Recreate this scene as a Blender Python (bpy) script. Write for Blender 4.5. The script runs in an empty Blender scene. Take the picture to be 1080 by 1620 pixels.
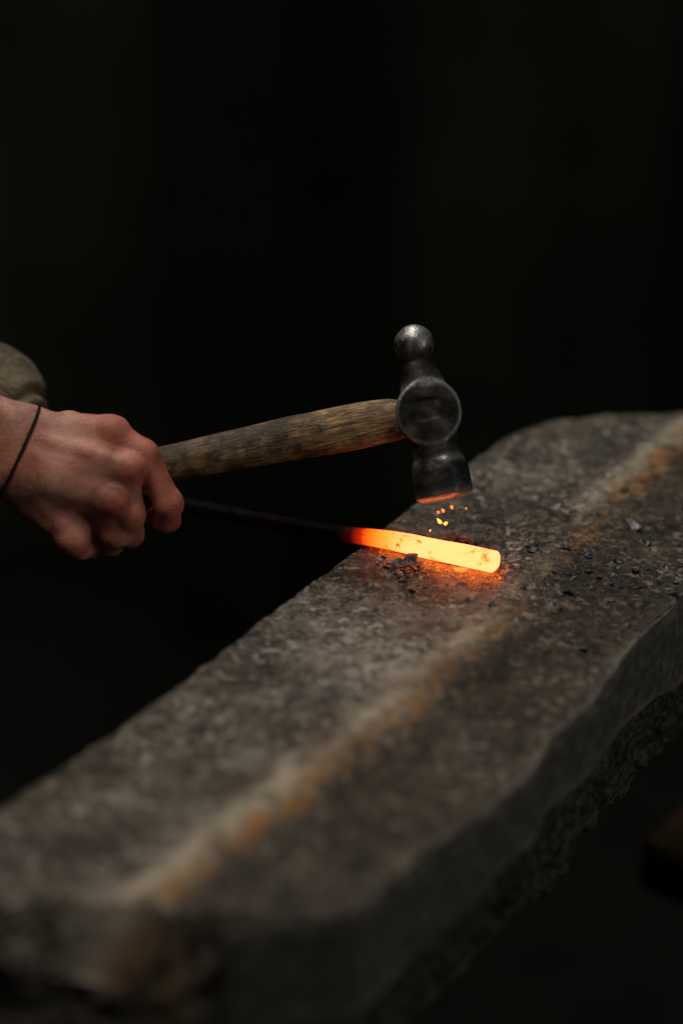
import bpy, math, random
import numpy as np
from mathutils import Vector
random.seed(7); rng = np.random.default_rng(7)
S = bpy.context.scene; C = S.collection

# ------------------------------------------------------------------ camera
PITCH = math.radians(28); H = 0.76; FPX = 85 / 36 * 1620
cd = bpy.data.cameras.new('camera'); cam = bpy.data.objects.new('camera', cd); C.objects.link(cam)
cam.location = (0, 0, H); cam.rotation_euler = (math.pi / 2 - PITCH, 0, 0)
cd.sensor_fit = 'VERTICAL'; cd.sensor_height = 36; cd.lens = 85
cd.clip_start = 0.05; cd.clip_end = 60
cd.dof.use_dof = True; cd.dof.focus_distance = 1.555; cd.dof.aperture_fstop = 1.55
S.camera = cam
# ------------------------------------------------------------------ world
W = bpy.data.worlds.new('World'); S.world = W; W.use_nodes = True
W.node_tree.nodes['Background'].inputs[0].default_value = (0.55, 0.75, 0.6, 1)
W.node_tree.nodes['Background'].inputs[1].default_value = 0.008
# ------------------------------------------------------------------ lamps
def area(name, loc, target, size, power, col, size_y=None):
    l = bpy.data.lights.new(name, 'AREA'); l.energy = power; l.color = col; l.size = size
    if size_y: l.shape = 'RECTANGLE'; l.size_y = size_y
    o = bpy.data.objects.new(name, l); C.objects.link(o); o.location = loc
    o.rotation_euler = (Vector(target) - Vector(loc)).to_track_quat('-Z', 'Y').to_euler()
    return o
area('back_fill_light', (-0.3, 3.1, 2.3), (0.05, 1.3, 0), 0.9, 24.0, (1.0, 0.97, 0.88))  # added unseen area lamp behind the slab, standing in for daylight
area('overhead_light', (-0.80, 1.20, 2.3), (-0.1, 1.3, 0), 0.8, 19.0, (1.0, 0.89, 0.76))
area('side_light', (1.8, 0.2, 0.9), (0.1, 1.2, 0), 0.7, 5.5, (1.0, 0.97, 0.90))
# ------------------------------------------------------------------ exposure
S.view_settings.view_transform = 'Standard'; S.view_settings.look = 'None'
S.view_settings.exposure = 0; S.view_settings.gamma = 1
S.render.engine = 'CYCLES'

# ================================================================== helpers
SP, CP = math.sin(PITCH), math.cos(PITCH)
RT = np.array([1.0, 0, 0]); UP = np.array([0, SP, CP]); TW = np.array([0, -CP, SP])   # right, up, toward
def ray(x, y):
    a, b = (x - 540) / FPX, -(y - 810) / FPX
    return RT * a + UP * b - TW
def on_plane(x, y, z=0.0):
    d = ray(x, y); return np.array([0, 0, H]) + d * (z - H) / d[2]
def at_depth(x, y, depth):
    return np.array([0, 0, H]) + ray(x, y) * depth

def hash3(ix, iy, iz, seed):
    n = (ix * 73856093) ^ (iy * 19349663) ^ (iz * 83492791) ^ (seed * 2654435761)
    n = n & 0x7fffffff
    n = (n ^ (n >> 13)) * 1274126177 & 0x7fffffff
    n = (n ^ (n >> 16)) * 668265263 & 0x7fffffff
    return ((n ^ (n >> 15)) & 0xffff) / 65535.0
def vnoise(p, scale, seed=0):
    q = np.asarray(p, float) * scale + 1000.0
    i = np.floor(q).astype(np.int64); f = q - i; f = f * f * (3 - 2 * f)
    r = 0
    for dx in (0, 1):
        wx = f[..., 0] if dx else 1 - f[..., 0]
        for dy in (0, 1):
            wy = f[..., 1] if dy else 1 - f[..., 1]
            for dz in (0, 1):
                wz = f[..., 2] if dz else 1 - f[..., 2]
                r = r + wx * wy * wz * hash3(i[..., 0] + dx, i[..., 1] + dy, i[..., 2] + dz, seed)
    return r * 2 - 1
def fbm(p, scale, octs=4, seed=0, gain=0.5):
    r = 0; a = 1; t = 0
    for k in range(octs):
        r = r + a * vnoise(p, scale, seed + k * 17); t += a; a *= gain; scale *= 2.03
    return r / t

def mesh_obj(name, verts, faces, mat, parent=None, smooth=True, attrs=None):
    me = bpy.data.meshes.new(name)
    me.from_pydata([tuple(map(float, v)) for v in verts], [], [tuple(map(int, f)) for f in faces])
    me.validate()
    if smooth: me.polygons.foreach_set('use_smooth', [True] * len(me.polygons))
    for k, v in (attrs or {}).items():
        a = me.attributes.new(k, 'FLOAT', 'POINT'); a.data.foreach_set('value', np.asarray(v, float))
    me.materials.append(mat); me.update()
    o = bpy.data.objects.new(name, me); C.objects.link(o)
    if parent: o.parent = parent; o.matrix_parent_inverse = parent.matrix_world.inverted()
    return o
def tag(o, label=None, cat=None, group=None, kind=None):
    for k, v in (('label', label), ('category', cat), ('group', group), ('kind', kind)):
        if v: o[k] = v
    return o
def empty(name, loc):
    o = bpy.data.objects.new(name, None); C.objects.link(o); o.location = tuple(map(float, loc)); o.empty_display_size = .05
    bpy.context.view_layer.update(); return o

def surface_nets(f, origin, h):
    ins = f < 0
    nx, ny, nz = f.shape
    cnt = np.zeros((nx - 1, ny - 1, nz - 1)); acc = np.zeros((nx - 1, ny - 1, nz - 1, 3))
    cor = [(i, j, k) for i in (0, 1) for j in (0, 1) for k in (0, 1)]
    def sub(a, c): return a[c[0]:nx - 1 + c[0], c[1]:ny - 1 + c[1], c[2]:nz - 1 + c[2]]
    for c in cor:
        for ax in range(3):
            if c[ax] == 0:
                d = list(c); d[ax] = 1; d = tuple(d)
                A, B = sub(f, c), sub(f, d); m = (A < 0) != (B < 0)
                t = np.where(m, A / np.where(A - B == 0, 1, A - B), 0)
                cnt += m
                for q in range(3):
                    acc[..., q] += m * (c[q] + (t if q == ax else 0))
    act = cnt > 0; idx = -np.ones(act.shape, np.int64); idx[act] = np.arange(act.sum())
    ijk = np.argwhere(act)
    V = origin + h * (ijk + acc[act] / cnt[act][:, None])
    F = []
    for ax in range(3):
        a1, a2 = (ax + 1) % 3, (ax + 2) % 3
        sl = [slice(1, n - 1) for n in f.shape]; sl[ax] = slice(0, f.shape[ax] - 1)
        sl2 = list(sl); sl2[ax] = slice(1, f.shape[ax])
        A = ins[tuple(sl)]; B = ins[tuple(sl2)]
        e = np.argwhere(A != B); o = np.array([1, 1, 1]); o[ax] = 0; g = e + o
        flip = A[A != B]
        def cell(d1, d2):
            c = g.copy(); c[:, a1] -= d1; c[:, a2] -= d2
            return idx[c[:, 0], c[:, 1], c[:, 2]]
        q = np.stack([cell(1, 1), cell(0, 1), cell(0, 0), cell(1, 0)], 1)
        q[~flip] = q[~flip][:, ::-1]
        F.append(q)
    return V, np.concatenate(F)
def grid(lo, hi, h):
    ax = [np.arange(lo[i], hi[i] + h, h) for i in range(3)]
    return np.stack(np.meshgrid(*ax, indexing='ij'), -1)
def smin(a, b, k):
    hh = np.clip(0.5 + 0.5 * (b - a) / k, 0, 1)
    return b * (1 - hh) + a * hh - k * hh * (1 - hh)
def smax(a, b, k): return -smin(-a, -b, k)
def cone(p, a, b, ra, rb):
    a = np.asarray(a, float); b = np.asarray(b, float); ab = b - a
    t = np.clip(((p - a) @ ab) / (ab @ ab), 0, 1)
    return np.linalg.norm(p - a - t[..., None] * ab, axis=-1) - (ra + (rb - ra) * t)
def blob(p, c, r):
    q = (p - np.asarray(c)) / np.asarray(r)
    return (np.linalg.norm(q, axis=-1) - 1) * min(r)

def sweep(path, radii, n=32, shape=None, twistref=(0, 0, 1), caps=True):
    """tube along path; radii = list of (ra, rb); shape(theta)->(c, s)"""
    P = np.array(path, float); N = len(P); V = []; Fc = []
    T = np.gradient(P, axis=0); T /= np.linalg.norm(T, axis=1)[:, None]
    for i in range(N):
        u = np.array(twistref, float); u -= T[i] * (u @ T[i]); u /= np.linalg.norm(u)
        v = np.cross(T[i], u); ra, rb = radii[i]
        for j in range(n):
            th = 2 * math.pi * j / n
            c, s = (math.cos(th), math.sin(th)) if shape is None else shape(th)
            V.append(P[i] + u * c * ra + v * s * rb)
    for i in range(N - 1):
        for j in range(n):
            a = i * n + j; b = i * n + (j + 1) % n
            Fc.append((a, b, b + n, a + n))
    if caps:
        for e, rev in ((0, True), (N - 1, False)):
            V.append(P[e]); c = len(V) - 1
            for j in range(n):
                a = e * n + j; b = e * n + (j + 1) % n
                Fc.append((b, a, c) if rev else (a, b, c))
    return np.array(V), Fc
def resample(pts, n):
    pts = np.array(pts, float); d = np.r_[0, np.cumsum(np.linalg.norm(np.diff(pts, axis=0), axis=1))]
    t = np.linspace(0, d[-1], n)
    return np.stack([np.interp(t, d, pts[:, k]) for k in range(pts.shape[1])], 1)
def catmull(pts, per=8):
    p = np.array(pts, float); p = np.vstack([2 * p[0] - p[1], p, 2 * p[-1] - p[-2]]); out = []
    for i in range(1, len(p) - 2):
        for t in np.arange(per) / per:
            a, b, c, d = p[i - 1:i + 3]
            out.append(.5 * (2 * b + (c - a) * t + (2 * a - 5 * b + 4 * c - d) * t * t + (3 * b - a - 3 * c + d) * t ** 3))
    out.append(p[-2]); return np.array(out)

# ---- material helper
class M:
    def __init__(s, name):
        s.m = bpy.data.materials.new(name); s.m.use_nodes = True; s.t = s.m.node_tree
        s.b = s.t.nodes['Principled BSDF']; s.out = s.t.nodes['Material Output']
    def n(s, typ, **kw):
        nd = s.t.nodes.new(typ)
        for k, v in kw.items():
            if k.startswith('i_'):
                key = k[2:].replace('_', ' '); nd.inputs[key].default_value = v
            else: setattr(nd, k, v)
        return nd
    def l(s, a, b): s.t.links.new(a, b)
    def obj(s, scale=(1, 1, 1)):
        tc = s.n('ShaderNodeTexCoord'); mp = s.n('ShaderNodeMapping'); mp.inputs['Scale'].default_value = scale
        s.l(tc.outputs['Object'], mp.inputs['Vector']); return mp.outputs[0]
    def noise(s, scale, detail=4, rough=.55, vec=None, dist=0):
        nd = s.n('ShaderNodeTexNoise'); nd.inputs['Scale'].default_value = scale; nd.inputs['Detail'].default_value = detail
        nd.inputs['Roughness'].default_value = rough; nd.inputs['Distortion'].default_value = dist
        if vec is None: vec = s.obj()
        s.l(vec, nd.inputs['Vector']); return nd.outputs['Fac']
    def ramp(s, fac, stops, interp='LINEAR'):
        nd = s.n('ShaderNodeValToRGB'); cr = nd.color_ramp; cr.interpolation = interp
        while len(cr.elements) < len(stops): cr.elements.new(.5)
        for e, (p, c) in zip(cr.elements, stops):
            e.position = p; e.color = (*c, 1) if isinstance(c, tuple) else (c, c, c, 1)
        s.l(fac, nd.inputs[0]); return nd.outputs[0]
    def mix(s, fac, a, b, mode='MIX'):
        nd = s.n('ShaderNodeMix', data_type='RGBA', blend_type=mode); nd.clamp_factor = True
        for key, val in ((0, fac), (6, a), (7, b)):
            if isinstance(val, (int, float)) and key == 0: nd.inputs[0].default_value = val
            elif isinstance(val, tuple): nd.inputs[key].default_value = (*val, 1)
            else: s.l(val, nd.inputs[key])
        return nd.outputs[2]
    def math(s, op, a, b=None, c=None, clamp=False):
        nd = s.n('ShaderNodeMath', operation=op); nd.use_clamp = clamp
        for i, v in enumerate((a, b, c)):
            if v is None: continue
            if isinstance(v, (int, float)): nd.inputs[i].default_value = v
            else: s.l(v, nd.inputs[i])
        return nd.outputs[0]
    def attr(s, name): return s.n('ShaderNodeAttribute', attribute_name=name).outputs['Fac']
    def bump(s, h, strength=.5, dist=.001):
        nd = s.n('ShaderNodeBump'); nd.inputs['Strength'].default_value = strength; nd.inputs['Distance'].default_value = dist
        s.l(h, nd.inputs['Height']); s.l(nd.outputs[0], s.b.inputs['Normal'])
    def set(s, **kw):
        for k, v in kw.items():
            k = k.replace('_', ' ')
            if hasattr(v, 'is_output') or hasattr(v, 'links'): s.l(v, s.b.inputs[k])
            else: s.b.inputs[k].default_value = (*v, 1) if isinstance(v, tuple) and len(v) == 3 else v

# ================================================================== materials
def stone_mat():
    m = M('worn_stone')
    big = m.noise(14, 5, .6); mid = m.noise(95, 6, .68); fine = m.noise(300, 6, .75); vfine = m.noise(900, 3, .7)
    col = m.ramp(mid, [(.36, (.028, .021, .013)), (.46, (.085, .067, .046)), (.56, (.155, .128, .094)), (.66, (.31, .27, .21))])
    col = m.mix(1.0, col, m.ramp(fine, [(.40, .28), (.50, .95), (.60, 1.75)]), 'MULTIPLY')
    d = m.ramp(big, [(.38, .42), (.60, 1.0)])
    col = m.mix(1.0, col, d, 'MULTIPLY')
    # light mineral grains
    g = m.ramp(fine, [(.54, 0.0), (.63, 1.0)])
    g = m.math('MULTIPLY', g, m.ramp(m.noise(45, 3), [(.4, .15), (.6, 1.0)]))
    col = m.mix(m.math('MULTIPLY', g, .55), col, (.50, .45, .38))
    g2 = m.math('MULTIPLY', m.ramp(m.noise(150, 3, .5), [(.56, 0.0), (.62, 1.0)]), m.ramp(m.noise(30, 3), [(.42, .1), (.58, 1.0)]))
    col = m.mix(m.math('MULTIPLY', g2, .75), col, (.56, .52, .46))
    v2 = m.n('ShaderNodeTexVoronoi'); v2.inputs['Scale'].default_value = 520; m.l(m.obj(), v2.inputs['Vector'])
    sc_ = m.n('ShaderNodeSeparateColor'); m.l(v2.outputs['Color'], sc_.inputs[0])
    gr = m.math('MULTIPLY', m.ramp(v2.outputs['Distance'], [(.22, 1.0), (.36, 0.0)]), m.ramp(sc_.outputs[0], [(.86, 0.0), (.90, 1.0)]))
    col = m.mix(m.math('MULTIPLY', gr, .75), col, (.52, .47, .39))
    dk = m.math('MULTIPLY', m.ramp(v2.outputs['Distance'], [(.30, 1.0), (.45, 0.0)]), m.ramp(sc_.outputs[1], [(.84, 0.0), (.88, 1.0)]))
    col = m.mix(m.math('MULTIPLY', dk, .8), col, (.022, .018, .013))
    bl_ = m.math('MULTIPLY', m.ramp(m.noise(48, 3, .5), [(.57, 0.0), (.66, 1.0)]), .45)
    col = m.mix(bl_, col, (.30, .26, .21))
    # dark pits
    vo = m.n('ShaderNodeTexVoronoi'); vo.inputs['Scale'].default_value = 260; m.l(m.obj(), vo.inputs['Vector'])
    pit = m.ramp(vo.outputs['Distance'], [(.12, 1.0), (.30, 0.0)])
    pit = m.math('MULTIPLY', pit, m.ramp(m.noise(90, 2), [(.45, 0.0), (.6, .9)]))
    pit2 = m.ramp(m.noise(210, 4, .6), [(.34, 1.0), (.43, 0.0)])
    pit = m.math('MAXIMUM', pit, m.math('MULTIPLY', pit2, .8))
    col = m.mix(pit, col, (.022, .018, .014))
    # masks carried by the mesh: pale worn band, painted pale sheen, rust, dirt, smooth sawn side
    side = m.attr('side')
    sidecol = m.ramp(m.noise(120, 5, .7), [(.34, (.055, .054, .049)), (.5, (.11, .106, .096)), (.66, (.20, .19, .17))])
    col = m.mix(side, col, sidecol)
    band = m.math('MULTIPLY', m.attr('band'), m.ramp(m.noise(70, 5, .65), [(.40, .30), (.56, 1.0)]))
    col = m.mix(m.math('MULTIPLY', band, .95), col, (.58, .49, .375))
    pale = m.math('MULTIPLY', m.attr('pale'), m.ramp(m.noise(110, 5, .7), [(.42, 0.0), (.58, 1.0)]))
    col = m.mix(m.math('MULTIPLY', pale, .9), col, (.52, .475, .41))
    rust = m.math('MULTIPLY', m.attr('rust'), m.ramp(m.noise(75, 5, .65), [(.42, 0.0), (.52, 1.0)]))
    col = m.mix(m.math('MULTIPLY', rust, .85), col, (.50, .215, .040))
    dirt = m.attr('dirt')
    dm = m.mix(dirt, (1.0, 1.0, 1.0), (.29, .21, .135))
    col = m.mix(1.0, col, dm, 'MULTIPLY')
    chip_lit_edge = m.attr('chip_lit_edge')
    col = m.mix(m.math('MULTIPLY', chip_lit_edge, .8), col, (.34, .30, .245))
    rough = m.attr('rough')
    col = m.mix(rough, col, m.mix(m.ramp(m.noise(160, 5, .7), [(.42, 0.0), (.62, 1.0)]), (.012, .010, .008), (.13, .115, .088)))
    r = m.ramp(fine, [(.40, .38), (.56, .75)])
    m.set(Base_Color=col, Roughness=r)
    m.b.inputs['Specular IOR Level'].default_value = .45
    h = m.math('ADD', m.math('MULTIPLY', mid, 1.0), m.math('MULTIPLY', fine, .55))
    h = m.math('ADD', h, m.math('MULTIPLY', vfine, .25))
    h = m.math('SUBTRACT', h, m.math('MULTIPLY', pit, .5))
    m.bump(h, .95, .0024)
    return m.m
def steel_mat():
    m = M('forged_steel')
    a = m.noise(70, 6, .65); b = m.noise(420, 4, .7)
    col = m.ramp(a, [(.36, (.018, .017, .017)), (.5, (.05, .048, .047)), (.64, (.11, .105, .10))])
    pol = m.attr('worn')
    col = m.mix(pol, col, (.62, .61, .59))  # worn steel, plus highlight bands painted round the necks
    r = m.math('SUBTRACT', m.ramp(b, [(.3, .50), (.7, .72)]), m.math('MULTIPLY', pol, .30))
    m.set(Base_Color=col, Roughness=r, Metallic=.85)
    m.bump(m.math('ADD', a, m.math('MULTIPLY', b, .6)), .55, .0012)
    return m.m
def wood_mat(name='ash_handle', c0=(.10, .045, .014), c1=(.34, .19, .075), c2=(.60, .40, .19), axis_scale=(14, 160, 160)):
    m = M(name)
    tc = m.n('ShaderNodeAttribute', attribute_name='gx'); ty = m.n('ShaderNodeAttribute', attribute_name='gy'); tz = m.n('ShaderNodeAttribute', attribute_name='gz')
    cx = m.n('ShaderNodeCombineXYZ'); m.l(m.math('MULTIPLY', tc.outputs['Fac'], axis_scale[0]), cx.inputs[0])
    m.l(m.math('MULTIPLY', ty.outputs['Fac'], axis_scale[1]), cx.inputs[1]); m.l(m.math('MULTIPLY', tz.outputs['Fac'], axis_scale[2]), cx.inputs[2])
    v = cx.outputs[0]
    g = m.noise(3.0, 6, .6, v, 1.2); g2 = m.noise(9, 4, .7, v)
    col = m.ramp(g, [(.36, c0), (.48, c1), (.60, c2)])
    col = m.mix(m.ramp(g2, [(.35, .5), (.5, 0.0)]), col, tuple(x * .3 for x in c0))
    grime = m.ramp(m.noise(42, 6, .7), [(.40, 0.0), (.60, .92)])
    grime = m.math('ADD', grime, m.math('MULTIPLY', m.math('SUBTRACT', tc.outputs['Fac'], .06), 4.0), clamp=True) if name == 'ash_handle' else grime
    col = m.mix(m.math('MULTIPLY', grime, .93), col, (.030, .019, .010))
    blot = m.ramp(m.noise(120, 4, .65), [(.6, 0.0), (.68, .85)])
    col = m.mix(blot, col, (.012, .009, .006))
    m.set(Base_Color=col, Roughness=.55)
    m.bump(m.math('ADD', g, g2), .5, .0012)
    return m.m
def skin_mat():
    m = M('weathered_skin')
    a = m.noise(38, 5, .6); b = m.noise(150, 4, .6); c = m.noise(700, 3, .7)
    col = m.ramp(a, [(.36, (.42, .135, .09)), (.5, (.58, .225, .165)), (.62, (.66, .32, .24))])
    col = m.mix(m.ramp(b, [(.45, 0.0), (.75, .3)]), col, (.27, .14, .12))
    red = m.attr('red')
    col = m.mix(m.math('MULTIPLY', red, .85), col, (.62, .145, .095))
    vein = m.attr('vein')
    col = m.mix(m.math('MULTIPLY', vein, .35), col, (.20, .16, .15))
    soot = m.ramp(m.noise(22, 6, .7), [(.48, 0.0), (.64, .6)])
    col = m.mix(soot, col, (.10, .055, .04))
    m.set(Base_Color=col, Roughness=.48)
    m.b.inputs['Subsurface Weight'].default_value = .15; m.b.inputs['Subsurface Scale'].default_value = .004
    wr = m.n('ShaderNodeTexVoronoi', feature='DISTANCE_TO_EDGE'); wr.inputs['Scale'].default_value = 420; m.l(m.obj(), wr.inputs['Vector'])
    h = m.math('ADD', m.math('MULTIPLY', wr.outputs['Distance'], .8), m.math('ADD', c, m.math('MULTIPLY', b, .8)))
    m.bump(h, .45, .0012)
    return m.m
def cloth_mat():
    m = M('olive_cloth')
    a = m.noise(30, 4)
    w = m.n('ShaderNodeTexWave'); w.inputs['Scale'].default_value = 500; m.l(m.obj(), w.inputs['Vector'])
    col = m.ramp(a, [(.3, (.12, .095, .055)), (.7, (.24, .195, .125))])
    m.set(Base_Color=col, Roughness=.92); m.bump(m.math('ADD', m.math('MULTIPLY', m.noise(34, 4, .6, None, 1.5), 6.0), m.math('MULTIPLY', w.outputs['Fac'], .1)), .8, .004)
    return m.m
def simple(name, c0, c1, scale=8, rough=.85, bump=.4, dist=.004, spec=.05):
    m = M(name); a = m.noise(scale, 6, .65)
    m.set(Base_Color=m.ramp(a, [(.3, c0), (.7, c1)]), Roughness=rough); m.bump(a, bump, dist)
    m.b.inputs['Specular IOR Level'].default_value = spec; return m.m
def hot_mat():
    m = M('glowing_iron')
    heat = m.attr('glow')
    sp = m.noise(130, 5, .7, None, .6); zone = m.noise(45, 3, .5)
    scale = m.math('MULTIPLY', m.ramp(sp, [(.53, 0.0), (.62, 1.0)]), m.ramp(zone, [(.53, 0.0), (.58, 1.0)]))
    soft = m.noise(75, 4, .6)
    t = m.math('SUBTRACT', m.math('MULTIPLY', m.math('SUBTRACT', soft, .5), .22), m.math('MULTIPLY', scale, .42))
    t = m.math('ADD', heat, m.math('MULTIPLY', t, m.math('MINIMUM', m.math('MULTIPLY', heat, 1.5), 1.0)))
    cr = m.ramp(t, [(.0, (0, 0, 0)), (.16, (.008, .0003, .0001)), (.32, (.13, .0045, .0004)), (.50, (.70, .060, .003)), (.70, (.97, .120, .014)), (.92, (1.0, .200, .066))], 'LINEAR')
    m.set(Base_Color=m.ramp(sp, [(.4, (.003, .003, .003)), (.6, (.009, .008, .008))]), Roughness=.85)
    m.b.inputs['Specular IOR Level'].default_value = .03
    m.l(cr, m.b.inputs['Emission Color'])
    m.b.inputs['Emission Strength'].default_value = 4.2
    m.bump(m.math('ADD', sp, soft), .3, .001)
    return m.m
def emit_mat(name, col, strength):
    m = M(name); a = m.noise(300, 3)
    m.set(Base_Color=(.03, .02, .015), Roughness=.7)
    m.l(m.mix(m.ramp(a, [(.35, 0.0), (.65, 1.0)]), col, tuple(x * f for x, f in zip(col, (1, .55, .35)))), m.b.inputs['Emission Color'])
    m.b.inputs['Emission Strength'].default_value = strength
    return m.m
STONE = stone_mat(); STEEL = steel_mat(); WOOD = wood_mat(); SKIN = skin_mat(); CLOTH = cloth_mat(); HOT = hot_mat()
SCALE = simple('forge_scale', (.012, .014, .018), (.06, .065, .075), 300, .38, .3, .0005, .5)
EMBER = emit_mat('ember', (1.0, .10, .02), .10)
PALE = simple('pale_scale', (.16, .17, .18), (.34, .35, .36), 300, .3, .3, .0005, .6)
GRIT = simple('pale_grit', (.16, .13, .10), (.34, .28, .22), 300, .7)
POOLCRUMB = emit_mat('light_pool_crumb', (1.0, .27, .035), .95)  # scale crumbs with added glow that builds up the bar's light pool
POOLCRUMB_DIM = emit_mat('light_pool_crumb_dim', (1.0, .17, .02), .42)
SPARK = emit_mat('spark', (1.0, .40, .09), 3.0)
SPARKDIM = emit_mat('cooling_spark', (1.0, .26, .04), 1.8)
CORD = simple('black_cord', (.008, .008, .009), (.03, .028, .027), 600, .6)
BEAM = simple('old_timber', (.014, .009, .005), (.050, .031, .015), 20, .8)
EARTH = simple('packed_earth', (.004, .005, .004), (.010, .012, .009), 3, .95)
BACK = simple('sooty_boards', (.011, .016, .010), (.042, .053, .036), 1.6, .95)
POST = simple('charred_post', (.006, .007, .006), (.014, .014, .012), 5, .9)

# ================================================================== the setting
def box_obj(name, lo, hi, mat, parent=None, bevel=.01, jitter=0.0):
    lo = np.array(lo, float); hi = np.array(hi, float); c = (lo + hi) / 2; e = (hi - lo) / 2
    V = []; Fc = []
    import bmesh
    bm = bmesh.new(); bmesh.ops.create_cube(bm, size=1)
    for v in bm.verts: v.co = Vector((c[0] + v.co.x * 2 * e[0], c[1] + v.co.y * 2 * e[1], c[2] + v.co.z * 2 * e[2]))
    bmesh.ops.subdivide_edges(bm, edges=bm.edges[:], cuts=3, use_grid_fill=True)
    bmesh.ops.bevel(bm, geom=[x for x in bm.edges if x.calc_face_angle(0) > .5], offset=bevel, segments=2, affect='EDGES')
    for v in bm.verts:
        if jitter: v.co += Vector(rng.normal(0, jitter, 3))
    me = bpy.data.meshes.new(name); bm.to_mesh(me); bm.free(); me.materials.append(mat)
    o = bpy.data.objects.new(name, me); C.objects.link(o)
    if parent: o.parent = parent; o.matrix_parent_inverse = parent.matrix_world.inverted()
    return o
FZ = -0.72
gx, gy = np.meshgrid(np.linspace(-6, 6, 90), np.linspace(-2, 7, 70), indexing='ij')
gp = np.stack([gx, gy, np.zeros_like(gx)], -1)
gz = FZ + .02 * fbm(gp, .9, 4, 3)
gv = np.stack([gx, gy, gz], -1).reshape(-1, 3)
gf = [(i * 70 + j, (i + 1) * 70 + j, (i + 1) * 70 + j + 1, i * 70 + j + 1) for i in range(89) for j in range(69)]
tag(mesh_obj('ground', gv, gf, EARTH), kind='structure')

# ------------------------------------------------------------------ stone slab
Lp = np.array([(-.262, .985), (-.245, 1.004), (-.222, 1.035), (-.1856, 1.0852), (-.1459, 1.1375), (-.1072, 1.1971), (-.072, 1.252), (-.0394, 1.3034), (-.017, 1.337),
      (.0123, 1.3785), (.0468, 1.4384), (.0929, 1.5123), (.117, 1.5443), (.1504, 1.5701), (.1923, 1.5796), (.2474, 1.5806), (.30, 1.585)])
Rp = np.array([(-0.06, 0.985), (-0.018, 0.996), (0.0097, 1.0021), (0.0402, 1.0486), (0.0613, 1.0716), (0.0822, 1.0924), (0.1064, 1.1274), (0.12, 1.1615), (0.1501, 1.2019), (0.1805, 1.2704), (0.2153, 1.3232), (0.262, 1.39), (0.3, 1.435), (0.335, 1.475), (0.352, 1.51), (0.36, 1.55), (0.352, 1.575)])
NS = 520
dl = np.r_[0, np.cumsum(np.linalg.norm(np.diff(Lp + Rp, axis=0), axis=1))]; sv = np.linspace(0, dl[-1], NS)
def sm(a, k=5):
    ker = np.ones(k) / k; return np.convolve(np.pad(a, k // 2, 'edge'), ker, 'valid')
L = np.stack([sm(np.interp(sv, dl, Lp[:, k]), 9) for k in (0, 1)], 1)
R = np.stack([sm(np.interp(sv, dl, Rp[:, k]), 7) for k in (0, 1)], 1)
# profile across: list of (t across 0..1, outward offset, z, kind)
NT = 230
prof = []   # (t, out_left/right metres, z, face)
for z in np.linspace(-.125, -.010, 26)[:-1]: prof.append((0, 0, z, 1))
for a in np.linspace(0, 1, 5): prof.append((0, -.006 * a, -.010 + .010 * a, 1 if a < .5 else 0))
for t in np.linspace(0, 1, NT)[1:-1]: prof.append((t, 0, 0, 0))
for a in np.linspace(1, 0, 5): prof.append((1, -.004 * a, -.006 + .006 * a, 2 if a < .5 else 0))
for z in np.linspace(-.006, -.068, 26)[1:]: prof.append((1, 0, z, 2))
for a in np.linspace(0, 1, 26)[1:]: prof.append((1, -.002 - .018 * a, -.068 - .071 * a, 3))
for t in np.linspace(.85, .05, 12): prof.append((t, 0, -.139, 4))
NP = len(prof)
pt = np.array([p[0] for p in prof]); po = np.array([p[1] for p in prof]); pz = np.array([p[2] for p in prof]); pf = np.array([p[3] for p in prof])
ACR = R - L; ACRn = ACR / np.linalg.norm(ACR, axis=1)[:, None]
AX = np.array([.55, .835])                                            # long axis of the slab
X = L[:, None, :] + ACR[:, None, :] * pt[None, :, None]
sgn = np.where(pt < .5, -1.0, 1.0)
X = X + (ACRn[:, None, :] * 1.0) * (po * sgn)[None, :, None]
Z = np.repeat(pz[None, :], NS, 0).copy()
# side face depth wanders along the slab
dep = np.interp(R[:, 0], [0, .05, .10, .16, .215, .3], [1.08, 1.02, .78, .80, 1.03, 1.1]) + .05 * fbm(np.stack([sv * 1.0, sv * 0, sv * 0], -1), 16, 3, 9)
low = pf == 2
Z[:, low] *= dep[:, None]
rgm = pf == 3; zb = -.068 * dep[:, None]; Z[:, rgm] = zb + (-.139 - zb) * ((pz[rgm] + .068) / -.071)[None, :]
Pn = np.concatenate([X, Z[..., None]], -1)
flat = Pn.reshape(-1, 3)
n_big = fbm(flat, 14, 4, 21).reshape(NS, NP); n_mid = fbm(flat, 60, 4, 31).reshape(NS, NP); n_fin = fbm(flat, 190, 4, 41).reshape(NS, NP)
n_a = fbm(flat + 5, 45, 4, 51).reshape(NS, NP); n_b = fbm(flat + 9, 45, 4, 61).reshape(NS, NP)
top = pf == 0; sd = pf == 2; rg = pf == 3; lf = pf == 1
# band line in world coordinates
bl = np.array([(-.135, .975), (-.1099, .9957), (-.0479, 1.0793), (.0218, 1.1734), (.0606, 1.2358), (.0935, 1.2841), (.1494, 1.394), (.1856, 1.4661), (.2327, 1.5342), (.26, 1.575)])
by = X[..., 1]; bx = np.interp(by, bl[:, 1], bl[:, 0])
db = (X[..., 0] - bx) * .84 + .004 * n_a                                # signed distance, + = right of the line
wl = np.interp(by, [.98, 1.08, 1.20, 1.30, 1.42, 1.50, 1.6], [.013, .013, .013, .009, .003, .010, .011])
amp = np.interp(by, [.98, 1.0, 1.20, 1.27, 1.31, 1.40, 1.45, 1.52, 1.6], [.6, .95, 1.0, .65, .10, .10, .75, .8, .6])
band = np.exp(-((db + .004) / wl) ** 2) * amp
amr = np.interp(by, [.98, 1.05, 1.15, 1.23, 1.29, 1.33, 1.38, 1.44, 1.47, 1.6], [.7, .8, 1.0, .8, .3, .1, .5, .2, .9, .8])
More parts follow.
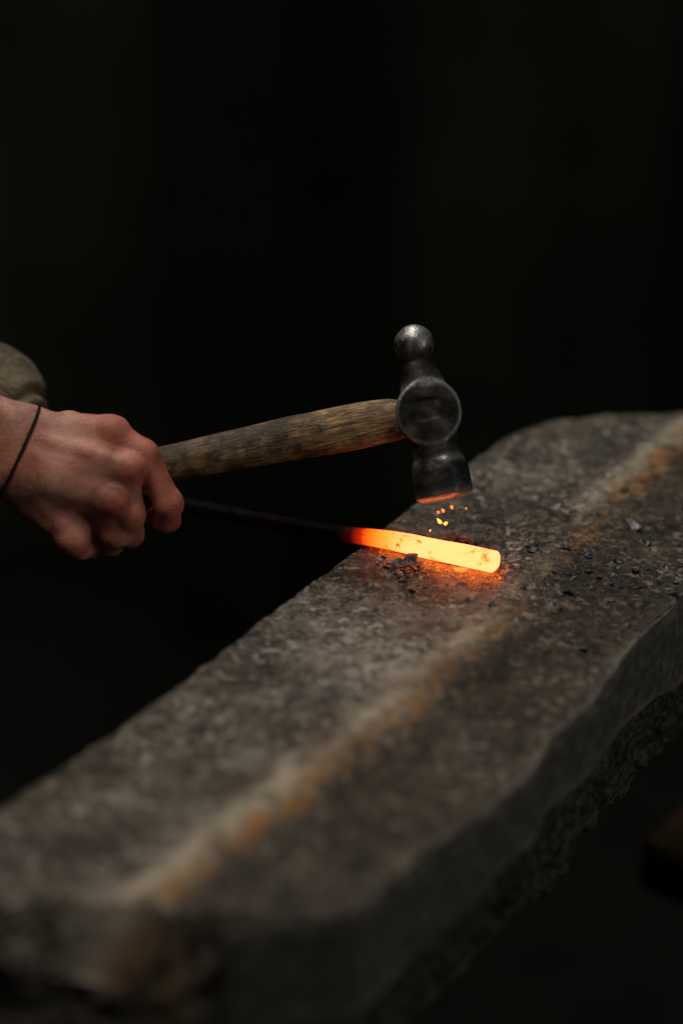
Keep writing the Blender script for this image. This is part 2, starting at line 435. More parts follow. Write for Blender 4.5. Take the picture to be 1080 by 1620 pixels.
rust = np.clip(np.exp(-((db - .007) / .008) ** 2) * amr * (0.6 + .9 * n_b + .3), 0, 1)
pc1 = on_plane(585, 1045); pc2 = on_plane(470, 1180)
pale_sheen = np.exp(-(((X[..., 0] - pc1[0]) / .045) ** 2 + ((X[..., 1] - pc1[1]) / .045) ** 2)) * (.75 + .6 * n_mid)  # sheen painted as a pale patch; random pale mottling is added next
pale_sheen += .35 * np.clip(n_a * 2, 0, 1) * (db < 0)
dirt = np.clip(1 / (1 + np.exp(-(db - .012) / .004)) * (.75 + .5 * n_big), 0, 1)
dirt = np.maximum(dirt, np.clip((n_big - .25) * 2, 0, .6))
# displacement
disp = .0022 * n_big + .0009 * n_mid + .00045 * n_fin
ridge = np.exp(-((db + .003) / .012) ** 2) * amp * .0024 - .0045 / (1 + np.exp(-(db - .012) / .006))
topm = top.astype(float)[None, :]
Pn[..., 2] += topm * (disp + ridge)
nearend = np.clip(1 - (by - .985 - .006 * n_big - .004 * n_a) / .017, 0, 1)
Pn[..., 2] -= topm * nearend ** 1.4 * .035 * (1 + .5 * n_big)
# shallow hollows
for (px, py, r, dz) in [(800, 1065, .007, -.0045), (760, 1290, .016, -.002), (560, 1330, .02, -.003), (300, 1180, .02, -.001)]:
    c = on_plane(px, py); q = ((X[..., 0] - c[0]) ** 2 + ((X[..., 1] - c[1]) * .8) ** 2) / r ** 2
    Pn[..., 2] += topm * dz * np.exp(-q)
out2 = np.concatenate([ACRn, np.zeros((NS, 1))], 1)[:, None, :] * sgn[None, :, None]
sidew = (sd | (lf)).astype(float)[None, :]
Pn += out2 * (sidew * (np.where(pt < .5, .0018, .0016)[None, :] * n_big + .0005 * n_mid + .0002 * n_fin) + rg.astype(float)[None, :] * (.009 * n_big + .007 * n_mid + .004 * n_fin))[..., None]
Pn[..., 2] += rg.astype(float)[None, :] * .005 * n_a
# chipped edges
e_in = np.where(pt < .5, pt, 1 - pt)[None, :] * np.linalg.norm(ACR, axis=1)[:, None]
lat = np.where(pt < .5, 0, 1)[None, :].repeat(NS, 0)
ch = np.clip(fbm(np.stack([np.repeat(sv[:, None], NP, 1), lat * 7.0, lat * 0.0], -1), 26, 5, 77) + .10, 0, 1)
edge = np.exp(-(e_in / (.003 + .012 * ch)) ** 2) * ((pf == 0) | (np.abs(pz) < .014))[None, :]
Pn -= out2 * (edge * ch * .010 * np.where(pt < .5, .15, .5)[None, :])[..., None]
Pn[..., 2] -= edge * ch * np.where(pt < .5, .003, .008)[None, :] * (.6 + .6 * n_mid)
chip_lit_edge = np.clip(edge * (np.where(pt > .5, 1.0, .25))[None, :] * (.15 + 1.6 * np.clip(n_a + .05, 0, 1)), 0, 1)
sidem = sd.astype(float)[None, :] * np.ones((NS, 1)); rough = rg.astype(float)[None, :] * np.ones((NS, 1))
rough = np.maximum(rough, (pf == 4).astype(float)[None, :])
low_edge_lit = np.exp(-((Z + .068 * dep[:, None]) / .0035) ** 2) * (sd | rg)[None, :]
chip_lit_edge = np.maximum(chip_lit_edge, low_edge_lit * 1.0 * np.clip(0.6 + 1.2 * n_b, 0, 1))  # lit line along the lower side edge, painted through the chip mask
# near end cap: nested rings toward the middle, pushed out as a broken face
V = Pn.reshape(-1, 3); A = dict(pale=np.clip(pale_sheen, 0, 1) * topm, band=band * topm, rust=rust * topm, dirt=dirt * topm, chip_lit_edge=chip_lit_edge, side=sidem, rough=rough)
A = {k: np.asarray(v).reshape(-1) for k, v in A.items()}
F = []
ii, jj = np.meshgrid(np.arange(NS - 1), np.arange(NP), indexing='ij'); jn = (jj + 1) % NP
F.append(np.stack([ii * NP + jj, ii * NP + jn, (ii + 1) * NP + jn, (ii + 1) * NP + jj], -1).reshape(-1, 4))
F = [tuple(f) for f in F[0]]
for endi, rev in ((0, False), (NS - 1, True)):
    ring = Pn[endi]; cen = ring.mean(0); cen[2] = -.065; prev = np.arange(NP) + endi * NP
    dirv = np.array([-.12, -1.0, 0]) if endi == 0 else np.array([.6, .6, 0])
    NR = 46
    for k in range(1, NR + 1):
        f = k / NR
        rr = ring * (1 - f) + cen * f
        rr[:, 2] = ring[:, 2] * (1 - f) - .065 * f
        nb = fbm(rr, 22, 4, 5)[:, None]; nm = fbm(rr, 80, 4, 6)[:, None]
        depth = (-.010 + .030 * np.clip(-rr[:, 2:3] / .1, 0, 1)) if endi == 0 else 0.0
        prof_in = min(1, f * 6)
        pos = rr + dirv * ((.018 * nb + .006 * nm + depth) * prof_in)
        base = len(V); V = np.vstack([V, pos])
        for kk in A: A[kk] = np.r_[A[kk], np.full(NP, {'rough': .65, 'dirt': .6, 'rust': 0.0}.get(kk, 0.0))]
        if endi == 0:
            A['rust'][-NP:] = np.clip(np.exp(-((pos[:, 0] + .088) / .010) ** 2) * 1.0 * (pos[:, 2] > -.06), 0, 1)
        cur = np.arange(NP) + base
        for j in range(NP):
            q = (prev[j], cur[j], cur[(j + 1) % NP], prev[(j + 1) % NP]); F.append(q[::-1] if rev else q)
        prev = cur
slab = mesh_obj('stone_slab', V, F, STONE, attrs=A)
tag(slab, 'long thick worn stone slab with a pale rust-edged seam, used as an anvil under the glowing bar', 'stone slab')
from mathutils.bvhtree import BVHTree
_bv = BVHTree.FromPolygons([tuple(v) for v in V], F)
def ztop(x, y):
    h = _bv.ray_cast(Vector((x, y, .3)), Vector((0, 0, -1)))
    return h[0].z if h[0] is not None else 0.0

# supports under the slab
def stump(x, y, rad, top, label):
    n = 40; zs = np.linspace(FZ + .005, top, 24); V_ = []; F_ = []
    for z in zs:
        for k in range(n):
            a = 6.28318 * k / n; rr_ = rad * (1 + .05 * math.sin(3 * a + 1) + .02 * math.sin(17 * a) + .12 * max(0, (FZ + .12 - z) / .12))
            V_.append((x + rr_ * math.cos(a), y + rr_ * math.sin(a), z))
    for i in range(23):
        for k in range(n): F_.append((i * n + k, i * n + (k + 1) % n, (i + 1) * n + (k + 1) % n, (i + 1) * n + k))
    V_.append((x, y, top)); c = len(V_) - 1
    for k in range(n): F_.append((23 * n + k, 23 * n + (k + 1) % n, c))
    return tag(mesh_obj('wooden_stump', V_, F_, POST), label, 'stump')
stump(-.06, 1.12, .085, -.139, 'charred wooden stump under the near end of the stone slab')
stump(.40, 1.58, .085, -.139, 'charred wooden stump under the far end of the stone slab')
stump(.62, 1.62, .12, -.346, 'short charred stump carrying the brown plank right of the slab')
pc = on_plane(1012, 1330, -.30); pe = on_plane(1080, 1268, -.30)
pd_ = (pe - pc)[:2]; pd_ /= np.linalg.norm(pd_); ang_ = math.atan2(pd_[1], pd_[0])
pl_ = box_obj('timber_plank', (0, -.16, -.045), (.52, 0, 0), BEAM, None, .004, .0008)
pl_.rotation_euler.z = ang_; pl_.location = (pc[0], pc[1], -.30)
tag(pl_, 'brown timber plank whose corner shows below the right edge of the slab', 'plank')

# ------------------------------------------------------------------ background
bw = empty('board_wall', (0, 2.7, FZ))
x = -1.6
k = 0
while x < 1.7:
    w = .17 + .05 * math.sin(k * 1.7)
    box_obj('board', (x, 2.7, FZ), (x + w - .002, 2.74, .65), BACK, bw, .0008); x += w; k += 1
for (x0_, x1_, top_, lab_) in ((-.20, -.05, .66, 'thick charred post standing before the board wall behind the hammer handle'), (.36, .52, .66, 'thick charred post at the right end of the board wall')):
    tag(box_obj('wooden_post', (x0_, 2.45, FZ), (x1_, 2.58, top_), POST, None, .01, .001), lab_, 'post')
tag(bw, 'dark sooty board wall far behind the stone slab', 'wall')

# ------------------------------------------------------------------ hammer
DH = 1.553                                                            # depth of the hammer head from the lens plane
hc = at_depth(677, 654, DH)
a_ = (-.195 * RT + .98 * UP - .05 * TW); a_ /= np.linalg.norm(a_)      # toward the ball
h_ = (-.97 * RT - .215 * UP); h_ -= a_ * (h_ @ a_); h_ /= np.linalg.norm(h_)   # toward the hand
n_ = np.cross(a_, h_); n_ *= np.sign(n_ @ TW)
G = grid((-.030, -.066, -.026), (.030, .066, .026), .0007)            # local: h, a, n
gh, ga, gn = G[..., 0], G[..., 1], G[..., 2]
def octa(r, hh, nn, k=.002):
    d = np.maximum(np.abs(hh), np.abs(nn)) - r
    d2 = (np.abs(hh) + np.abs(nn)) * .7071 - r * 1.035
    return smax(d, d2, k)
eye = smax(np.hypot(gh, ga * .98) - .0212, np.abs(gn) - .0145, .003)
ball = np.linalg.norm(G - np.array([0, .0455, 0]), axis=-1) - .0128
rad = np.hypot(gh, gn)
neck1 = smax(rad - np.interp(ga, [.012, .022, .034, .040], [.0160, .0138, .0088, .0092]), np.abs(ga - .025) - .016, .001)
neck2 = smax(octa(1, 0 * gh, 0 * gn) * 0 + octa(0, gh, gn) - np.interp(ga, [-.034, -.026, -.015], [.0158, .0152, .0150]), np.abs(ga + .020) - .014, .001)
poll_r = np.interp(ga, [-.0575, -.0535, -.037, -.031, -.029], [.0140, .0184, .0182, .0165, .0140])
poll = smax(octa(0, gh, gn) - poll_r, np.abs(ga + .0435) - .0137, .0012)
face_dome = np.sqrt(rad ** 2 + (ga + .0575 - .09) ** 2) - .09
poll = smax(poll, face_dome, .001)
f = smin(smin(eye, neck1, .003), ball, .0022); f = smin(f, neck2, .0025); f = smin(f, poll, .0015)
f = f + .00025 * fbm(G, 160, 3, 91)
HV, HF = surface_nets(f, np.array((-.030, -.066, -.026)), .0007)
worn = np.exp(-((HV[:, 1] + .057) / .004) ** 2) * .8
nrm = np.linalg.norm(HV[:, [0, 2]], axis=1)
worn = np.maximum(worn, np.clip((HV[:, 1] - .036) / .012, 0, 1) * np.clip(.35 + fbm(HV, 130, 4, 12) * 1.8, 0, 1))
edgeeye = np.exp(-((np.hypot(HV[:, 0], HV[:, 1]) - .0205) / .0012) ** 2) * np.exp(-((np.abs(HV[:, 2]) - .013) / .002) ** 2)
worn = np.maximum(worn, edgeeye * .6)
worn = np.maximum(worn, .7 * np.exp(-((HV[:, 1] + .031) / .0022) ** 2) * np.clip(.6 + fbm(HV, 130, 3, 14) * 1.4, 0, 1))  # neck highlights painted as bright bands in the worn mask
worn = np.maximum(worn, .7 * np.exp(-((HV[:, 1] - .0185) / .0022) ** 2) * np.clip(.6 + fbm(HV, 130, 3, 15) * 1.4, 0, 1))
Hw = hc + HV[:, [0]] * h_ + HV[:, [1]] * a_ + HV[:, [2]] * n_
if np.cross(h_, a_) @ n_ < 0: HF = HF[:, ::-1]
ham = empty('hammer', hc)
tag(ham, 'ball-peen hammer with dark forged head and grimy wooden handle, raised just above the glowing bar', 'hammer')
mesh_obj('head', Hw, HF, STEEL, ham, attrs={'worn': worn})
# handle
def hp(l, up=0, nn=0): return hc + h_ * l + a_ * up + n_ * nn
HL = .262
ls = np.linspace(-.0165, HL, 140)
path = [hp(l, np.interp(l, [0, .03, .09, .17, .26], [-.001, .0005, .0015, .001, -.002])) for l in ls]
rr = [(np.interp(l, [-.021, .018, .023, .045, .09, .165, .22, .25, .2598, .262], [.0125, .0125, .0140, .0150, .0140, .0122, .0130, .0140, .0125, .008]),
       np.interp(l, [-.021, .018, .023, .045, .09, .165, .22, .25, .2598, .262], [.0075, .0075, .0095, .0105, .0105, .0105, .0112, .0120, .0105, .007])) for l in ls]
WV, WF = sweep(path, rr, 40, twistref=tuple(a_))
nz = fbm(WV, 30, 3, 44); cc = np.vstack([np.repeat(np.array(path), 40, 0), path[0], path[-1]])
WV = cc + (WV - cc) * (1 + .05 * nz)[:, None]
loc = WV - hc
mesh_obj('handle', WV, WF, WOOD, ham, attrs={'gx': loc @ h_, 'gy': loc @ a_, 'gz': loc @ n_})

# ------------------------------------------------------------------ hand, built in a frame along the handle
def hd(px, py, d):
    """point seen at photo pixel, d metres in front (toward the lens) of the handle's own depth there"""
    l = -(px - 676) * DH / FPX / .97
    depth = DH + (h_ @ -TW) * l
    return at_depth(px, py, depth - d)
def hm(px, py, dmm): return hd(px, py, dmm / 1000)
# forearm to fingertips
FA = hm(-520, 560, 30); FB = hm(-200, 655, 22); WR = hm(18, 700, 17)
allp = [hm(-130, 600, 60), hm(-130, 860, -40), hm(310, 630, 60), hm(310, 900, -40), FB, hm(-130, 640, 70)]
lo = np.min(allp, 0) - .035; hi = np.max(allp, 0) + .03; lo[0] = min(lo[0], FB[0] - .02)
hstep = .0013
Gh = grid(lo, hi, hstep)
def C_(a, b, ra, rb): return cone(Gh, a, b, ra, rb)
f = C_(hm(-200, 640, 22), hm(28, 684, 15), .029, .0195)
f = smin(f, C_(hm(-200, 700, 20), hm(18, 736, 14), .028, .0195), .014)
idx_m = hm(170, 681, 22); mid_m = hm(196, 738, 29); rin_m = hm(170, 790, 28); pin_m = hm(112, 842, 18)
for a, b, ra, rb in [(hm(42, 682, 17), idx_m, .0135, .0098), (hm(38, 702, 19), mid_m, .0140, .0105), (hm(30, 728, 18), rin_m, .0145, .0105), (hm(16, 756, 14), pin_m, .0150, .0105)]:
    f = smin(f, C_(a, b, ra, rb), .010)
f = smin(f, blob(Gh, hm(105, 745, 16), (.034, .026, .020)), .012)      # palm mass
for p, r in [(hm(182, 682, 25), .0098), (hm(206, 741, 33), .0105), (hm(182, 793, 33), .0103), (hm(118, 855, 21), .0100)]:
    f = smin(f, np.linalg.norm(Gh - p, axis=-1) - r, .004)
# tendons
for a, b in [(hm(60, 694, 31), hm(168, 724, 37)), (hm(56, 722, 32), hm(150, 775, 36)), (hm(44, 752, 28), hm(96, 832, 27))]:
    f = smin(f, C_(a, b, .0022, .0026), .006)
def finger(pts, rad, k=.0045):
    g = None
    for (a, ra), (b, rb) in zip(zip(pts, rad), zip(pts[1:], rad[1:])):
        s = C_(a, b, ra, rb); g = s if g is None else smin(g, s, k)
    for p, r in list(zip(pts, rad))[1:-1]: g = smin(g, np.linalg.norm(Gh - p, axis=-1) - r * 1.05, .002)
    return g
fi = finger([idx_m, hm(226, 720, 24), hm(267, 797, 18), hm(264, 821, 2), hm(246, 818, -10)], [.0098, .0095, .0088, .0082, .0070])
fm = finger([mid_m, hm(205, 812, 24), hm(206, 844, 8), hm(200, 840, -8)], [.0100, .0092, .0082, .0074])
fr = finger([rin_m, hm(182, 842, 16), hm(176, 858, -2), hm(166, 845, -16)], [.0098, .0086, .0078, .0070])
fp = finger([pin_m, hm(128, 862, 8), hm(142, 862, -8), hm(140, 845, -18)], [.0100, .0086, .0075, .0066])
fpalm = cone(Gh, hm(70, 790, 4), hm(150, 820, 4), .018, .013)
th = finger([hm(45, 705, 5), hm(110, 690, -6), hm(175, 700, -18), hm(222, 722, -20)], [.0150, .0145, .0100, .0085], .008)
for g, k in ((fi, .0025), (fm, .003), (fr, .004), (fp, .004), (fpalm, .008), (th, .008)): f = smin(f, g, k)
# crease between finger knuckles
f = f + .00055 * fbm(Gh, 90, 2, 3)
V2, F2 = surface_nets(f, lo, hstep)
def near(pts, r): return np.max([np.exp(-(np.linalg.norm(V2 - p, axis=1) / r) ** 2) for p in pts], 0)
red = near([hm(182, 682, 32), hm(210, 748, 40), hm(186, 798, 40), hm(118, 862, 28), hm(226, 722, 32), hm(266, 805, 26), hm(215, 815, 34)], .013) * (.75 + .5 * fbm(V2, 60, 3, 8))
red = np.clip(np.maximum(red, .5 * (V2[:, 0] > hm(225, 700, 20)[0])), 0, 1)
def seg(a, b):
    ab = b - a; t = np.clip(((V2 - a) @ ab) / (ab @ ab), 0, 1); return np.linalg.norm(V2 - a - t[:, None] * ab, axis=1)
vein = np.zeros(len(V2))
vp = catmull([hm(60, 745, 34), hm(95, 760, 38), (hm(125, 750, 40)), hm(165, 752, 40), hm(180, 765, 40)], 4)
for a, b in zip(vp, vp[1:]): vein = np.maximum(vein, np.exp(-(seg(a, b) / .0035) ** 2))
vp = catmull([hm(50, 780, 30), hm(85, 800, 34), hm(130, 800, 36), hm(150, 820, 34)], 4)
for a, b in zip(vp, vp[1:]): vein = np.maximum(vein, np.exp(-(seg(a, b) / .0035) ** 2))
person = mesh_obj('person', V2, F2, SKIN, attrs={'red': red, 'vein': vein})
tag(person, 'person gripping the hammer, reddened bare hand, thin dark wrist cord, loose olive sleeve', 'person')
# cord round the wrist: ring of points found on the skin
pbv = BVHTree.FromPolygons([tuple(v) for v in V2], [tuple(map(int, q)) for q in F2])
wc = hm(26, 712, 14)
wax = hm(120, 738, 20) - hm(-60, 690, 14); wax /= np.linalg.norm(wax)
# tilted ring plane: passes pixel (50,650) at the top and (0,765) at the bottom
pa = hm(52, 652, 18); pb = hm(2, 765, 28); dvec = pa - pb; pn = np.cross(dvec, TW + .25 * RT); pn /= np.linalg.norm(pn)
cen = (pa + pb) / 2 - TW * .010
e1 = dvec / np.linalg.norm(dvec); e2 = np.cross(pn, e1)
cp = []
for k in range(64):
    th_ = 2 * math.pi * k / 64; d = e1 * math.cos(th_) + e2 * math.sin(th_)
    hit = pbv.ray_cast(Vector(cen + d * .12), Vector(-d))
    if hit[0] is not None: cp.append(np.array(hit[0]) + d * .0006)
cp = np.array(cp); rads = np.linalg.norm(cp - cen, axis=1)
rs = np.array([np.median(np.take(rads, range(i - 3, i + 4), mode='wrap')) for i in range(len(cp))])
cp = cen + (cp - cen) / rads[:, None] * rs[:, None]
def closed_tube(P, r, n=8):
    N = len(P); T = np.roll(P, -1, 0) - np.roll(P, 1, 0); T /= np.linalg.norm(T, axis=1)[:, None]; Vv = []; Ff = []
    for i in range(N):
        u = pn - T[i] * (pn @ T[i]); u /= np.linalg.norm(u); v = np.cross(T[i], u)
        for j in range(n): Vv.append(P[i] + r * (u * math.cos(6.2832 * j / n) + v * math.sin(6.2832 * j / n)))
    for i in range(N):
        for j in range(n):
            a = i * n + j; b = i * n + (j + 1) % n; c = ((i + 1) % N) * n
            Ff.append((a, b, c + (j + 1) % n, c + j))
    return np.array(Vv), Ff
cv, cf = closed_tube(cp, .0010); mesh_obj('wrist_cord', cv, cf, CORD, person)
# loose sleeve of the other arm behind the wrist
s0 = hm(-300, 510, -110); s1 = hm(-50, 622, -85); s2 = hm(50, 680, -70)
lo2 = np.min([s0, s1, s2], 0) - .07; hi2 = np.max([s0, s1, s2], 0) + .07
Gs = grid(lo2, hi2, .003)
fs = smin(cone(Gs, s0, s1, .044, .036), cone(Gs, s1, s2, .035, .026), .012)
axs = (s2 - s1) / np.linalg.norm(s2 - s1); tt = (Gs - s1) @ axs
fs = fs + .006 * np.sin(tt * 210 + 7 * fbm(Gs, 16, 2, 4)) * np.clip(.5 + fbm(Gs, 20, 2, 6), 0, 1) + .007 * fbm(Gs, 26, 3, 7)
fs = smax(fs, tt - .052, .003)
fs = smin(fs, smax(cone(Gs, s1, s2, .037, .030), np.abs(tt - .034) - .009, .004), .003)
sv_, sf_ = surface_nets(fs, lo2, .003)
mesh_obj('sleeve', sv_, sf_, CLOTH, person)

# ------------------------------------------------------------------ glowing bar
A0 = on_plane(788, 890, .0075); A1 = on_plane(600, 852, .0078)
dr = (A0 - A1)[:2]; dr /= np.linalg.norm(dr)
pts = []
for (px_, py_) in [(787.0, 890), (750, 882), (716, 875), (680, 868), (640, 859), (600, 852), (560, 847), (500, 838), (420, 824), (330, 806), (200, 780), (60, 750), (-120, 715)]:
    # point on the vertical plane through A0 along dr that is seen at this pixel
    d = ray(px_, py_); nn = np.array([-dr[1], dr[0]]); t = (A0[:2] @ nn) / (d[:2] @ nn)
    pts.append(np.array([0, 0, H]) + d * t)
path = catmull(pts, 14)
zz = path[:, 2].copy()
for i in range(len(path)):
    if i < 75: path[i, 2] = max(path[i, 2], ztop(path[i, 0], path[i, 1]) + .0052)
path[:, 2] = sm(path[:, 2], 11)
cum = np.r_[0, np.cumsum(np.linalg.norm(np.diff(path, axis=0), axis=1))]
def sq(th, e=.42):
    c, s = math.cos(th), math.sin(th); return (abs(c) ** e * (1 if c > 0 else -1), abs(s) ** e * (1 if s > 0 else -1))
half = np.interp(cum, [0, .0008, .0025, .02, .06, .10, .3], [.0040, .0052, .0060, .0061, .0057, .0047, .0042])
halfv = half * np.interp(cum, [0, .05, .1], [1.0, .97, .9])
BV, BF = sweep(path, list(zip(halfv, half)), 40, shape=sq)
near_x = np.repeat(cum, 40); near_x = np.r_[near_x, cum[0], cum[-1]]
heat = np.interp(near_x, [0, .004, .05, .068, .080, .088, .097, .108], [.93, .97, .95, .82, .62, .42, .22, 0.0])
cen_ = np.vstack([np.repeat(path, 40, 0), path[0], path[-1]]); rel = BV - cen_
hh = np.r_[np.repeat(half, 40), half[0], half[-1]]
cornr = np.clip((np.linalg.norm(rel, axis=1) / hh - 1.12) / .25, 0, 1)
heat = heat - .10 * cornr * (rel[:, 2] < 0) - .05 * cornr
heat += .03 * fbm(BV, 90, 3, 19)
BV = cen_ + rel * (1 + .03 * fbm(BV, 120, 3, 29))[:, None]
bar = mesh_obj('iron_bar', BV, BF, HOT, attrs={'glow': np.clip(heat, 0, 1)})
tag(bar, 'square iron bar, its yellow-hot end resting on the stone, dark behind', 'iron bar')

# ------------------------------------------------------------------ scale flakes, embers, sparks
def flake(name, px_, py_, size, mat, lift=0.0, rz=None, tilt=None, curl=.16, aspect=1.3, z=None):
    c = on_plane(px_, py_, 0.0)
    zt = ztop(c[0], c[1]) if z is None else z
    n = random.randint(5, 8); th0 = random.random() * 6.28
    ang = [th0 + 6.2832 * (k + random.uniform(-.28, .28)) / n for k in range(n)]
    r = size / 2; out = [(r * aspect * math.cos(a) * random.uniform(.65, 1.1), r * math.sin(a) * random.uniform(.65, 1.1)) for a in ang]
    rings = [1.0, .66, .33]; Vv = []; thick = size * .08
    def zc(x, y): return curl * (x * x) / r + .12 * r * math.sin(x * 3 / r + y * 2 / r)
    for lay in (1, -1):
        for q in rings:
            for (x, y) in out: Vv.append((x * q, y * q, zc(x * q, y * q) + lay * thick / 2))
        Vv.append((0, 0, lay * thick / 2))
    Vv = np.array(Vv); N = n * 3 + 1; Ff = []
    for li, off in ((0, 0), (1, N)):
        for q in range(2):
            for k in range(n):
                a = off + q * n + k; b = off + q * n + (k + 1) % n
                fq = (a, b, b + n, a + n); Ff.append(fq if li == 0 else fq[::-1])
        for k in range(n):
            t3 = (off + 2 * n + k, off + 2 * n + (k + 1) % n, off + 3 * n); Ff.append(t3 if li == 0 else t3[::-1])
    for k in range(n): Ff.append((k, k + N, (k + 1) % n + N, (k + 1) % n))
    rz = random.random() * 6.28 if rz is None else rz; tx, ty = tilt if tilt else (random.uniform(-.35, .35), random.uniform(-.35, .35))
    from mathutils import Euler
    R3 = np.array(Euler((tx, ty, rz)).to_matrix()); Vv = Vv @ R3.T
    Vv -= np.array([0, 0, Vv[:, 2].min() + .0004 * (z is None)])
    o = mesh_obj(name, Vv, Ff, mat, smooth=False); o.location = (c[0], c[1], zt + lift); return o
def fl(px_, py_, s, label, group=None, mat=None, **k):
    o = flake('scale_flake', px_, py_, s * .001, mat or SCALE, **k); tag(o, label, 'scale flake', group); return o
ORD = ['leftmost', 'second', 'third', 'fourth', 'fifth', 'sixth', 'seventh', 'eighth', 'ninth', 'tenth', 'eleventh', 'twelfth', 'thirteenth', 'fourteenth']
g1 = 'black scale flakes heaped in front of the bar'
HEAP = [((612, 899), 6), ((622, 905), 7), ((633, 897), 8), ((641, 906), 6.5), ((649, 890), 11), ((655, 901), 8), ((603, 890), 6.5), ((628, 913), 5), ((664, 896), 6), ((645, 914), 5), ((670, 908), 5), ((617, 892), 6), ((596, 896), 4), ((658, 912), 5)]
rank = {q: k for k, q in enumerate(sorted([h[0] for h in HEAP]))}
for p, s in HEAP:
    fl(p[0], p[1], s, ORD[rank[p]] + ' black scale flake from the left in the heap in front of the bar', g1, lift=random.uniform(0, .0016), tilt=(random.uniform(-.5, .6), random.uniform(-.5, .5)))
fl(635, 922, 6.5, 'grey shiny scale flake lying nearest below the black heap', tilt=(.45, 0))
fl(650, 934, 6.5, 'black angular scale flake lowest of those in front of the bar', tilt=(.1, .3))
fl(730, 924, 5, 'dark scale flake alone in front of the bright middle of the bar', tilt=(.2, .1), aspect=1.6)
fl(672, 926, 5, 'orange-lit scale flake beside the lowest black one', tilt=(.2, .1))
fl(652, 938 - 6, 3, 'tiny flake tucked beside the lowest black flake')
for p, s, w_ in [((722, 854), 9, 'middle'), ((737, 859), 8, 'right'), ((708, 853), 6, 'left')]:
    fl(p[0], p[1], s, w_ + ' one of the three dull red scale flakes standing behind the glowing bar', 'red scale flakes behind the bar', mat=EMBER, tilt=(.7, random.uniform(-.5, .5)), aspect=1.1)
fl(753, 860, 5, 'dark scale flake at the right end of the red ones behind the bar', tilt=(.5, .3))
fl(841, 874, 7, 'black curled scale flake right of the bar tip, alone on the stone', aspect=1.7, curl=.5)
fl(791, 866, 5, 'dark scale flake just above the bar tip')
fl(892, 866, 7, 'flat black scale flake halfway between bar tip and right edge', aspect=2.0, tilt=(.1, .1))
fl(1003, 826, 5.5, 'pale grey long sliver of scale standing out on the far right', mat=PALE, aspect=2.6, tilt=(.5, .2), rz=-1.0)
fl(1035, 860, 5, 'dark glinting scale chunk below the pale sliver', mat=PALE, aspect=1.1)
fl(1020, 850, 8, 'dark scale chunk close left of the glinting one')
fl(1062, 926, 9, 'black scale flake near the right edge of the slab top', aspect=1.7)
fl(776, 960, 5.5, 'blue-grey scale flake alone below the bar tip', tilt=(.4, 0))
fl(742, 950, 4.5, 'faint reddish scale flake below the glow')
fl(878, 953, 7.5, 'larger dark scale flake in the middle of the right half', aspect=1.6)
fl(898, 930, 7, 'dark scale flake above the larger one in the right half')
fl(828, 928, 5, 'small dark scale flake between bar tip and the right half')
fl(922, 1016, 7, 'blue-grey scale flake near the broken right edge', aspect=1.5)
g2 = 'black crumbs of scale scattered on the right of the slab'
for _ in range(46):
    px_ = random.gauss(955, 60); py_ = 895 + (px_ - 955) * .05 + random.gauss(0, 22)
    if px_ > 1075 or px_ < 800: continue
    fl(px_, py_, random.uniform(2.2, 6.0), 'small black crumb of scale among those scattered right of the bar', g2)
g3 = 'crumbs of scale in front of the bar, glow added for the light pool'; g5 = 'unlit crumbs among the glowing ones in front of the bar'
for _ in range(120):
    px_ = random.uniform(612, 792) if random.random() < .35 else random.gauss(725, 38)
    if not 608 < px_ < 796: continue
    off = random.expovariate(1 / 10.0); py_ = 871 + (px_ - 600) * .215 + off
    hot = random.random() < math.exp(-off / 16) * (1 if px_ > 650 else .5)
    if hot: fl(px_, py_, random.uniform(1.0, 3.2), 'tiny crumb of scale just in front of the bar, orange glow added for the light pool', g3, mat=POOLCRUMB if off < 12 else POOLCRUMB_DIM)
    else: fl(px_, py_, random.uniform(1.0, 2.6), 'tiny unlit crumb of scale among the glowing ones in front of the bar', g5, mat=random.choice([SCALE, GRIT]))
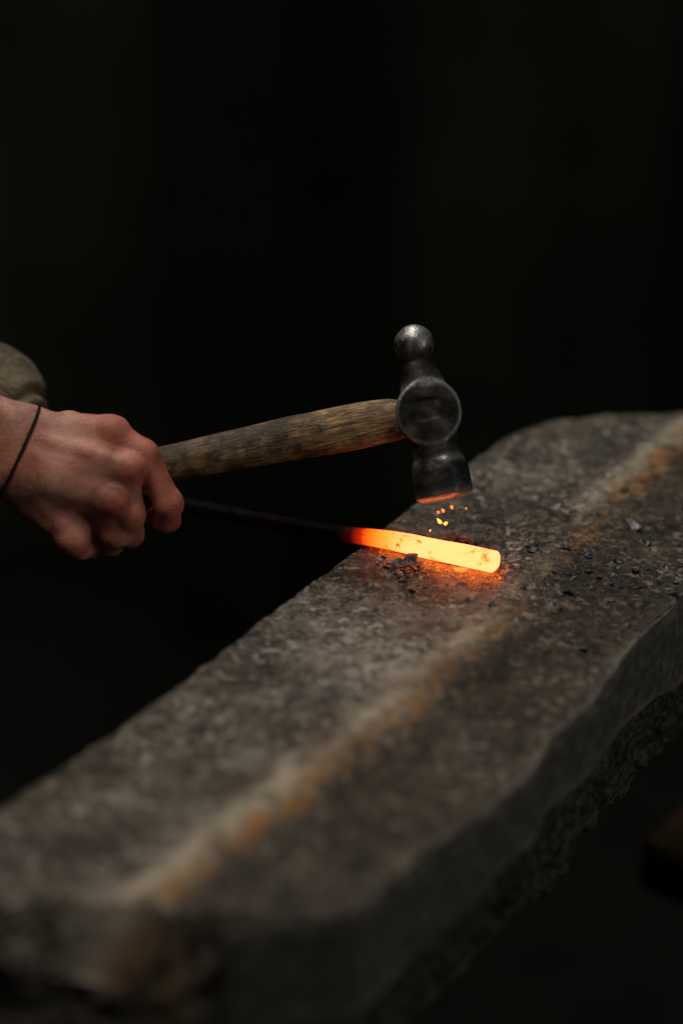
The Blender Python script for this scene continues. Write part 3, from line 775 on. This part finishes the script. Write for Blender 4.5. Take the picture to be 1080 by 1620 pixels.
# fine scale dust whose added glow fills the bar's light pool: nobody could count it
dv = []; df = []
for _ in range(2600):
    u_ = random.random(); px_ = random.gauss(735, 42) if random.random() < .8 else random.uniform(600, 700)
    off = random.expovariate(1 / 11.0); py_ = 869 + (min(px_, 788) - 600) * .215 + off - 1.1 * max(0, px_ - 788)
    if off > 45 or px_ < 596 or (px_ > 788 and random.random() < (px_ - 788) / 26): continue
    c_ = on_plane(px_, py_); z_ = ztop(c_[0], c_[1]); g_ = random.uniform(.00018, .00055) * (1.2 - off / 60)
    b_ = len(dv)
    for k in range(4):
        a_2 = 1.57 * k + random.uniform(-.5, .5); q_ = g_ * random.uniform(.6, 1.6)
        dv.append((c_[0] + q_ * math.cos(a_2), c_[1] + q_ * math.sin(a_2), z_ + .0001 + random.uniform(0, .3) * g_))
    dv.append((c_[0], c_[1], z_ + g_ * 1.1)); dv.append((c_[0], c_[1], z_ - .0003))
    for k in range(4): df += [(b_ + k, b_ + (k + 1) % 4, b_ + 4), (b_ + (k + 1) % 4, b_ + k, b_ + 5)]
POOLDUST = emit_mat('light_pool_glow', (1.0, .22, .02), .75)
tag(mesh_obj('light_pool_dust', dv, df, POOLDUST, smooth=False), 'fine scale grains along the foot of the hot bar, orange glow added for its light pool', 'scale dust', kind='stuff')
g4 = 'dark crumbs of scale behind and beside the bar tip'
for _ in range(16):
    fl(random.uniform(765, 850), random.uniform(848, 885), random.uniform(1.5, 3.2), 'tiny dark crumb of scale beside the bar tip', g4)
fl(728, 903, 6, 'bright yellow-hot shaving lying against the front of the bar', mat=SPARKDIM, tilt=(.3, 0), aspect=1.7)
# falling sparks under the hammer face
yb = A0 * .38 + A1 * .62
for (px_, py_, s, m_, lab) in [(694, 829, 4.6, SPARK, 'largest bright yellow spark falling under the hammer'), (705, 832, 3.2, SPARK, 'bright spark falling right beside the largest one'),
                         (700, 812, 2.8, SPARKDIM, 'orange spark falling midway below the hammer face'), (693, 813, 2.2, SPARKDIM, 'thin orange spark left of the midway one'),
                         (714, 806, 2.8, SPARKDIM, 'orange spark highest on the right under the hammer face'), (680, 841, 1.8, SPARK, 'tiny spark lowest on the left above the bar'),
                         (737, 806, 1.4, SPARKDIM, 'tiny faint spark farthest right of the falling ones')]:
    d = ray(px_, py_); t = (yb[1] + .004) / d[1]; p = np.array([0, 0, H]) + d * t
    o = flake('spark', 0, 0, s * .0013, m_, z=0.0, aspect=.8, tilt=(1.15, random.uniform(-.3, .3))); o.location = tuple(p); tag(o, lab, 'spark')
